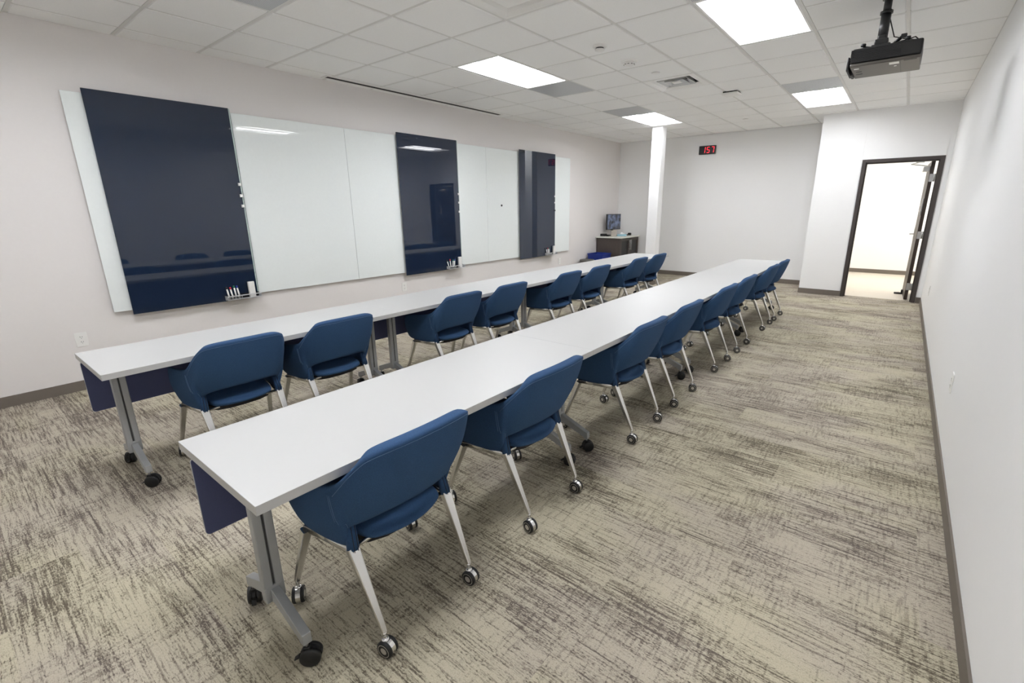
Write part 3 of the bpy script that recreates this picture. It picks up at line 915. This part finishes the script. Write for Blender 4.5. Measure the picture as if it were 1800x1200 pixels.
# ------------------------------------------------------------------ chairs
def chair_shell():
    """one-piece padded shell: arms sweep round into a taller winged back"""
    # (bottom, top) outer points for one half, x back, y right
    half = [((-0.272, 0.232, 0.405), (-0.262, 0.258, 0.575)),
            ((-0.200, 0.248, 0.368), (-0.180, 0.270, 0.594)),
            ((-0.080, 0.248, 0.366), (-0.060, 0.274, 0.606)),
            ((0.030, 0.232, 0.368), (0.050, 0.270, 0.620)),
            ((0.108, 0.217, 0.368), (0.118, 0.264, 0.638)),
            ((0.098, 0.212, 0.450), (0.162, 0.257, 0.672)),
            ((0.126, 0.206, 0.464), (0.214, 0.246, 0.722)),
            ((0.150, 0.192, 0.478), (0.258, 0.224, 0.766)),
            ((0.170, 0.168, 0.488), (0.281, 0.192, 0.781)),
            ((0.194, 0.085, 0.496), (0.296, 0.096, 0.784)),
            ((0.202, 0.0, 0.498), (0.300, 0.0, 0.785))]
    cols = [((a[0], -a[1], a[2]), (b[0], -b[1], b[2])) for a, b in half] + list(reversed(half[:-1]))
    bm = bmesh.new()
    rows = 6
    G = []
    n = len(cols)
    for ci, (lo, hi) in enumerate(cols):
        lo, hi = Vector(lo), Vector(hi)
        c = []
        for r in range(rows):
            u = r/(rows-1)
            p = lo.lerp(hi, u)
            b = math.sin(PI*u)
            p.y += (0.016*b if p.y > 0.1 else (-0.016*b if p.y < -0.1 else 0))
            p.x += 0.010*b*min(1, max(0, (p.x+0.05)/0.15))
            c.append(bm.verts.new(p))
        G.append(c)
    for i in range(n-1):
        for r in range(rows-1):
            bm.faces.new((G[i][r], G[i+1][r], G[i+1][r+1], G[i][r+1]))
    bmesh.ops.recalc_face_normals(bm, faces=bm.faces[:])
    # outward = away from the seat
    f = G[n//2][2].link_faces[0]
    if f.normal.x < 0: bmesh.ops.reverse_faces(bm, faces=bm.faces[:])
    bm.normal_update()
    # thicken inwards by hand so the rim has its own rows
    inner = []
    for i, c in enumerate(G):
        ic = []
        for r, v in enumerate(c):
            nn = v.normal.copy()
            th = 0.036+0.020*min(1, max(0, (v.co.x-0.06)/0.10))
            ic.append(bm.verts.new(v.co-nn*th))
        inner.append(ic)
    for i in range(n-1):
        for r in range(rows-1):
            bm.faces.new((inner[i][r], inner[i][r+1], inner[i+1][r+1], inner[i+1][r]))
    for i in range(n-1):
        bm.faces.new((G[i][0], inner[i][0], inner[i+1][0], G[i+1][0]))
        bm.faces.new((G[i][-1], G[i+1][-1], inner[i+1][-1], inner[i][-1]))
    for r in range(rows-1):
        bm.faces.new((G[0][r], G[0][r+1], inner[0][r+1], inner[0][r]))
        bm.faces.new((G[-1][r], inner[-1][r], inner[-1][r+1], G[-1][r+1]))
    bmesh.ops.recalc_face_normals(bm, faces=bm.faces[:])
    cl = bm.edges.layers.float.new('crease_edge')
    for i in range(n-1):
        for e in G[i][0].link_edges:
            if e.other_vert(G[i][0]) in (G[i+1][0],): e[cl] = 0.55
        for e in G[i][-1].link_edges:
            if e.other_vert(G[i][-1]) in (G[i+1][-1],): e[cl] = 0.5
    return bm, G

def bake_subsurf(bm, name, material, levels=2):
    me = bpy.data.meshes.new(name+'_cage')
    bm.to_mesh(me); bm.free()
    o = bpy.data.objects.new(name+'_cage', me)
    COL.objects.link(o)
    md = o.modifiers.new('s', 'SUBSURF'); md.levels = levels; md.render_levels = levels
    dg = bpy.context.evaluated_depsgraph_get()
    dg.update()
    out = bpy.data.meshes.new_from_object(o.evaluated_get(dg))
    bpy.data.objects.remove(o)
    out.name = name
    out.materials.clear(); out.materials.append(material)
    for p in out.polygons: p.use_smooth = True; p.material_index = 0
    return out

def link(name, me, parent):
    o = bpy.data.objects.new(name, me); COL.objects.link(o); o.parent = parent
    return o

def chair_caster():
    r = 0.031
    m = MB()
    m.cyl((0, 0, 2*r-0.004), (0, 0, 2*r+0.022), 0.0065, 0.0065, M['chrome'], 12)
    m.lathe([(0.006, 0.0), (0.013, 0.002), (0.013, 0.012), (0.006, 0.014)], (0, 0, 2*r-0.010), M['chrome'], 14)
    for s in (-1, 1):
        m.lathe([(0.020, s*0.009), (r, s*0.009), (r+0.0005, s*0.0125), (r, s*0.019), (r-0.003, s*0.0215), (r-0.0065, s*0.0218)], (0.008, 0, r), M['rubber'], 24, 'y')
        m.lathe([(r-0.0062, s*0.0205), (r-0.0075, s*0.0225), (r-0.010, s*0.0215), (0.002, s*0.0222)], (0.008, 0, r), M['hub'], 24, 'y')
    pts = [(0.008+(r-0.001)*math.cos(math.radians(a)), r+(r-0.001)*math.sin(math.radians(a))) for a in range(-60, 241, 15)]
    m.prism(pts, 'y', -0.0088, 0.0088, M['chrome'])
    return m

def make_chair():
    t = thing('rolling_chair', None, 'chair')
    bm, G = chair_shell()
    me = bake_subsurf(bm, 'shell', M['fabric'], 2)
    link('back_shell', me, t)
    # stitched seams lying on the finished upholstery
    tree = BVHTree.FromPolygons([v.co.copy() for v in me.vertices], [tuple(p.vertices) for p in me.polygons])
    def on_skin(path, per=7, lift=0.0004):
        P = [Vector(p) for p in path]
        P = [2*P[0]-P[1]]+P+[2*P[-1]-P[-2]]
        out = []
        for i in range(1, len(P)-2):
            for k in range(per):
                u = k/per
                p = 0.5*((2*P[i])+(P[i+1]-P[i-1])*u+(2*P[i-1]-5*P[i]+4*P[i+1]-P[i+2])*u*u+(3*P[i]-P[i-1]-3*P[i+1]+P[i+2])*u**3)
                co, no, _, _ = tree.find_nearest(p)
                out.append(co+no*lift)
        co, no, _, _ = tree.find_nearest(P[-2])
        out.append(co+no*lift)
        return out
    for sgn in (-1, 1):
        m = MB()
        for d in (0.0, 0.009):
            m.tube(on_skin([(0.101-d, sgn*0.222, 0.462), (0.106-d, sgn*0.240, 0.51), (0.107-d, sgn*0.258, 0.56), (0.104-d, sgn*0.272, 0.602)]), 0.0010, M['thread'], 6)
        tag(m.build('seam', t), 'pale double stitched seam')
    m = MB()
    half = [(0.122, 0.272, 0.606), (0.152, 0.265, 0.638), (0.200, 0.254, 0.690), (0.242, 0.237, 0.732), (0.270, 0.213, 0.756), (0.292, 0.158, 0.765), (0.304, 0.080, 0.767)]
    m.tube(on_skin([(x, -y, z) for x, y, z in half]+[(0.308, 0.0, 0.768)]+[p for p in reversed(half)]), 0.0010, M['thread'], 6)
    tag(m.build('seam', t), 'pale stitched seam along the top edge')
    # upholstered posts that carry the back on the rear legs
    for sgn in (-1, 1):
        m = MB()
        m.bar((0.092, sgn*0.203, 0.462), (0.112, sgn*0.2105, 0.366), (0.030, 0.034), (0.032, 0.040), M['fabric'], up=(0, 1, 0))
        for d in (-0.007, 0.007):
            m.tube([(0.1115, sgn*0.203+d, 0.455), (0.1335, sgn*0.2105+d, 0.368)], 0.0012, M['black_under'], 6)
        m.build('back_post', t)
    # seat cushion
    bm = bmesh.new()
    prof = [(-0.275, 0.395, 0.200), (-0.285, 0.420, 0.200), (-0.255, 0.444, 0.206), (-0.10, 0.434, 0.206), (0.05, 0.424, 0.186), (0.118, 0.416, 0.174), (0.140, 0.396, 0.170), (0.122, 0.372, 0.168), (0.05, 0.366, 0.178), (-0.10, 0.366, 0.200), (-0.25, 0.372, 0.200)]
    ring = []
    ws = (-1, -0.86, -0.45, 0, 0.45, 0.86, 1)
    for w in ws:
        sh = 0.80 if abs(w) == 1 else 1.0
        ring.append([bm.verts.new(((x if abs(w) < 1 else -0.07+(x+0.07)*0.96)+(max(0.0, x)/0.14)*0.058*(1-w*w), w*y, 0.396+(z-0.396)*(0.45 if abs(w) == 1 else 1.0))) for x, z, y in prof])
    k = len(prof)
    for a, b in zip(ring[:-1], ring[1:]):
        for i in range(k): bm.faces.new((a[i], a[(i+1) % k], b[(i+1) % k], b[i]))
    bm.faces.new(ring[0][::-1]); bm.faces.new(ring[-1])
    bmesh.ops.recalc_face_normals(bm, faces=bm.faces[:])
    link('seat', bake_subsurf(bm, 'seat_mesh', M['fabric'], 2), t)
    m = MB()
    m.prism([(-0.24, -0.195), (0.05, -0.172), (0.100, -0.145), (0.126, -0.085), (0.132, 0.0), (0.126, 0.085), (0.100, 0.145), (0.05, 0.172), (-0.24, 0.195)], 'z', 0.348, 0.374, M['black_under'])
    m.build('seat_pan', t)
    # chrome side rails and the rod across the back of the frame
    for s in (-1, 1):
        m = MB()
        m.bar((-0.148, s*0.243, 0.356), (0.116, s*0.209, 0.362), (0.024, 0.026), (0.026, 0.030), M['satin'])
        m.build('side_rail', t)
    m = MB(); m.cyl((0.098, -0.205, 0.364), (0.098, 0.205, 0.364), 0.008, 0.008, M['satin'], 12); m.build('cross_rod', t)
    for fx, sgn in (('f', -1), ('f', 1), ('r', -1), ('r', 1)):
        m = MB()
        if fx == 'f':
            a, b = Vector((-0.140, sgn*0.246, 0.352)), Vector((-0.232, sgn*0.272, 0.090))
            m.bar(a, b, (0.038, 0.032), (0.019, 0.017), M['chrome'], up=(1, 0, 0), round_=0.22, smooth=False)
        else:
            a, b = Vector((0.108, sgn*0.212, 0.374)), Vector((0.236, sgn*0.203, 0.092))
            m.bar(a, b, (0.032, 0.042), (0.018, 0.019), M['chrome'], up=(0, 1, 0), round_=0.22, smooth=False)
        m.cyl(b, b+Vector((0, 0, -0.014)), 0.0075, 0.0075, M['chrome'], 12)
        leg = m.build('leg', t)
        c = chair_caster().build('caster', leg)
        c.location = (b.x, b.y, 0)
        c.rotation_euler = (0, 0, {('f', -1): -0.4, ('f', 1): -0.2, ('r', -1): 0.12, ('r', 1): 0.2}[(fx, sgn)])
    return t
ROW1 = [0.125, 0.76, 1.89, 2.55, 3.58, 4.28, 5.41, 6.10]
ROW2 = [0.004, 0.813, 1.90, 2.62, 3.61, 4.355, 5.495, 6.145]
ords = ['nearest blue chair', 'second blue chair from the near end', 'third blue chair from the near end', 'fourth blue chair from the near end',
        'fifth blue chair from the near end', 'sixth blue chair from the near end', 'second-farthest blue chair', 'farthest blue chair']
cp = None
k_ = 0
for xc, row, nm in ((2.238, ROW1, 'tucked under the left table row'), (3.942, ROW2, 'tucked under the right table row')):
    for k, y in enumerate(row):
        if cp is None: cp = make_chair(); o = cp
        else: o = copy_tree(cp)
        o.location = (xc, y, 0)
        o.rotation_euler = (0, 0, 0)
        tag(o, ords[k]+', '+nm, 'chair', 'blue chairs '+nm)
        # every caster stands at its own angle
        if k_:
            for lg in o.children:
                if lg.name.startswith('leg'):
                    for c in lg.children: c.rotation_euler = (0, 0, c.rotation_euler.z+random.uniform(-0.32, 0.32))
        k_ += 1

# ------------------------------------------------------------------ cabinet corner
t = thing('cabinet', 'dark espresso wood cabinet with two doors in the back corner', 'cabinet', (0, 0, 0))
cy0, cy1, cd, cz = 8.47, 9.36, 0.60, 0.855
m = MB()
m.box(0.012, cd-0.02, cy0, cy1, 0.0, cz-0.03, M['cab'], 0.002, 1)
m.box(cd-0.03, cd-0.005, cy0+0.002, cy1-0.002, 0.02, 0.08, M['black_under'])
m.build('cabinet_body', t)
for k, (a, b) in enumerate(((cy0+0.004, (cy0+cy1)/2-0.002), ((cy0+cy1)/2+0.002, cy1-0.004))):
    m = MB()
    z0, z1 = 0.09, cz-0.034
    m.box(cd-0.02, cd, a, a+0.06, z0, z1, M['cab']); m.box(cd-0.02, cd, b-0.06, b, z0, z1, M['cab'])
    m.box(cd-0.02, cd, a+0.06, b-0.06, z0, z0+0.06, M['cab']); m.box(cd-0.02, cd, a+0.06, b-0.06, z1-0.06, z1, M['cab'])
    d = m.build('door', t)
    m = MB(); m.box(cd-0.02, cd-0.012, a+0.06, b-0.06, z0+0.06, z1-0.06, M['cab_in']); m.build('door_panel', d)
    m = MB()
    yh = b-0.03 if k == 0 else a+0.03
    m.cyl((cd+0.028, yh, 0.55), (cd+0.028, yh, 0.78), 0.006, 0.006, M['steel'], 10)
    for z in (0.58, 0.75): m.cyl((cd, yh, z), (cd+0.028, yh, z), 0.005, 0.005, M['steel'], 8)
    tag(m.build('handle', d), 'satin steel bar handle')
m = MB(); m.box(0.001, cd+0.03, cy0-0.03, cy1+0.03, cz-0.03, cz, M['counter'], 0.004, 2)
tag(m.build('countertop', t), 'white stone top')

mt = thing('monitor', 'black flat monitor on a stand on the corner cabinet', 'monitor', (0.20, 8.88, cz), math.radians(78))
m = MB(); m.box(-0.235, 0.235, -0.012, 0.022, 0.135, 0.475, M['black_plastic'], 0.006, 2); m.build('monitor_case', mt)
m = MB(); m.box(-0.222, 0.222, -0.0135, -0.0115, 0.152, 0.462, M['screen']); m.build('screen', mt)
m = MB()
m.box(-0.025, 0.025, 0.022, 0.05, 0.02, 0.32, M['black_plastic'], 0.005, 2); m.box(-0.10, 0.10, -0.06, 0.10, 0, 0.018, M['black_plastic'], 0.006, 2)
m.build('monitor_stand', mt)
t = thing('touch_panel', 'small silver tilted control panel in front of the monitor', 'control panel', (0.33, 8.66, cz), math.radians(35))
m = MB(); m.prism([(-0.05, 0.0), (0.06, 0.0), (0.045, 0.02), (0.0, 0.13), (-0.018, 0.125)], 'x', -0.06, 0.06, M['silverpad'], 0.003); m.build('panel_body', t)
m = MB(); m.box(-0.045, 0.045, -0.001, 0.001, 0.0, 0.09, M['black_plastic'], 0, 1, Matrix.Translation((0, -0.043, 0.022)) @ Matrix.Rotation(math.radians(-17), 4, 'X')); m.build('panel_screen', t)
m = MB(); m.box(0.05, 0.17, 8.56, 8.66, cz, cz+0.055, M['black_plastic'], 0.006, 2); m.box(0.18, 0.23, 8.58, 8.66, cz, cz+0.035, M['black_plastic'], 0.005, 2)
tag(m.build('cable_box'), 'small black cable box at the wall end of the cabinet top', 'cable box')
t = thing('tissue_packet', 'light blue packet with a white top lying on the cabinet top', 'packet', (0.43, 8.86, cz), math.radians(20))
m = MB(); m.box(-0.10, 0.10, -0.07, 0.07, 0, 0.04, M['lightblue'], 0.012, 3); m.build('packet_body', t)
m = MB(); m.lathe([(0.055, 0.0395), (0.045, 0.055), (0.025, 0.072), (0.003, 0.078)], (0, 0, 0), M['paper'], 14); m.build('tissue', t)
t = thing('handset', 'small black handset lying near the right end of the cabinet top', 'handset', (0.42, 9.14, cz), math.radians(75))
m = MB(); m.box(-0.10, 0.10, -0.028, 0.028, 0, 0.022, M['black_plastic'], 0.008, 2); m.box(0.05, 0.11, -0.034, 0.034, 0.0, 0.055, M['black_plastic'], 0.012, 2); m.build('handset_body', t)

# bins
def open_bin(m, x0, x1, y0, y1, z1, mt, taper=0.03):
    A = lambda e, z: [(x0+e, y0+e, z), (x1-e, y0+e, z), (x1-e, y1-e, z), (x0+e, y1-e, z)]
    m.loft([A(taper+0.004, 0.012), A(taper, 0.0), A(0, z1), A(0.006, z1), A(taper+0.004, 0.012)], mt, smooth=False, cap=False)
    m.loft([A(taper, 0.0), A(taper+0.004, 0.012)], mt, smooth=False)
m = MB(); open_bin(m, 0.06, 0.42, 8.02, 8.40, 0.51, M['bin_blue'])
for s in ((0.054, 0.426, 8.014, 8.026), (0.054, 0.426, 8.394, 8.406)): m.box(s[0], s[1], s[2], s[3], 0.495, 0.518, M['bin_blue'], 0.003, 1)
for s in ((0.054, 0.066, 8.026, 8.394), (0.414, 0.426, 8.026, 8.394)): m.box(s[0], s[1], s[2], s[3], 0.495, 0.518, M['bin_blue'], 0.003, 1)
tag(m.build('recycling_bin'), 'blue plastic recycling bin in front of the corner cabinet', 'bin')
m = MB(); m.lathe([(0.12, 0.012), (0.115, 0.0), (0.15, 0.39), (0.158, 0.405), (0.152, 0.412), (0.142, 0.39), (0.11, 0.012)], (0.18, 7.80, 0), M['bin_grey'], 28)
tag(m.build('waste_bin'), 'grey round waste bin beside the blue recycling bin', 'bin')

# unseen lamp, added to make the hall bright
t = thing('hall_fill_light', 'unseen ceiling light added to brighten the hall beyond the doorway', 'ceiling light', (5.4, 10.6, 2.69))
m = MB(); m.box(-1.3, 1.3, -0.32, 0.32, -0.02, 0.008, M['pan']); m.build('lamp_housing', t)
m = MB(); m.box(-1.26, 1.26, -0.29, 0.29, -0.03, -0.0205, M['hall_fill_lens'], 0.003, 1); m.build('lamp_lens', t)

# ------------------------------------------------------------------ camera, world, view
cam = bpy.data.cameras.new('camera')
cam.sensor_fit = 'HORIZONTAL'
cam.sensor_width = 36.0
cam.lens = 36.0*822.9212/1800
cam.shift_x = -22.208/1800
cam.shift_y = -6.796/1800
cam.clip_start = 0.02
cam.clip_end = 60
co = bpy.data.objects.new('camera', cam)
COL.objects.link(co)
f = Vector((-0.59841086, 0.75531376, -0.26721819)); rt = Vector((0.78538976, 0.61893093, -0.00935083)); up = Vector((-0.15832679, 0.21546607, 0.96359068))
R = Matrix((rt, up, -f)).transposed().to_4x4()
co.matrix_world = Matrix.Translation((5.35482034, -0.89594016, 1.48508729)) @ R
scene.camera = co
w = bpy.data.worlds.new('world')
scene.world = w
w.use_nodes = True
w.node_tree.nodes['Background'].inputs['Color'].default_value = (0.5, 0.5, 0.5, 1)
w.node_tree.nodes['Background'].inputs['Strength'].default_value = 0.05
vs = scene.view_settings
vs.view_transform = 'Standard'
vs.look = 'None'
vs.gamma = 1.0
vs.use_curve_mapping = False
vs.exposure = 1.39
cy_ = scene.cycles
cy_.max_bounces = 12
cy_.diffuse_bounces = 9
cy_.caustics_reflective = False
cy_.caustics_refractive = False
cy_.sample_clamp_indirect = 6.0
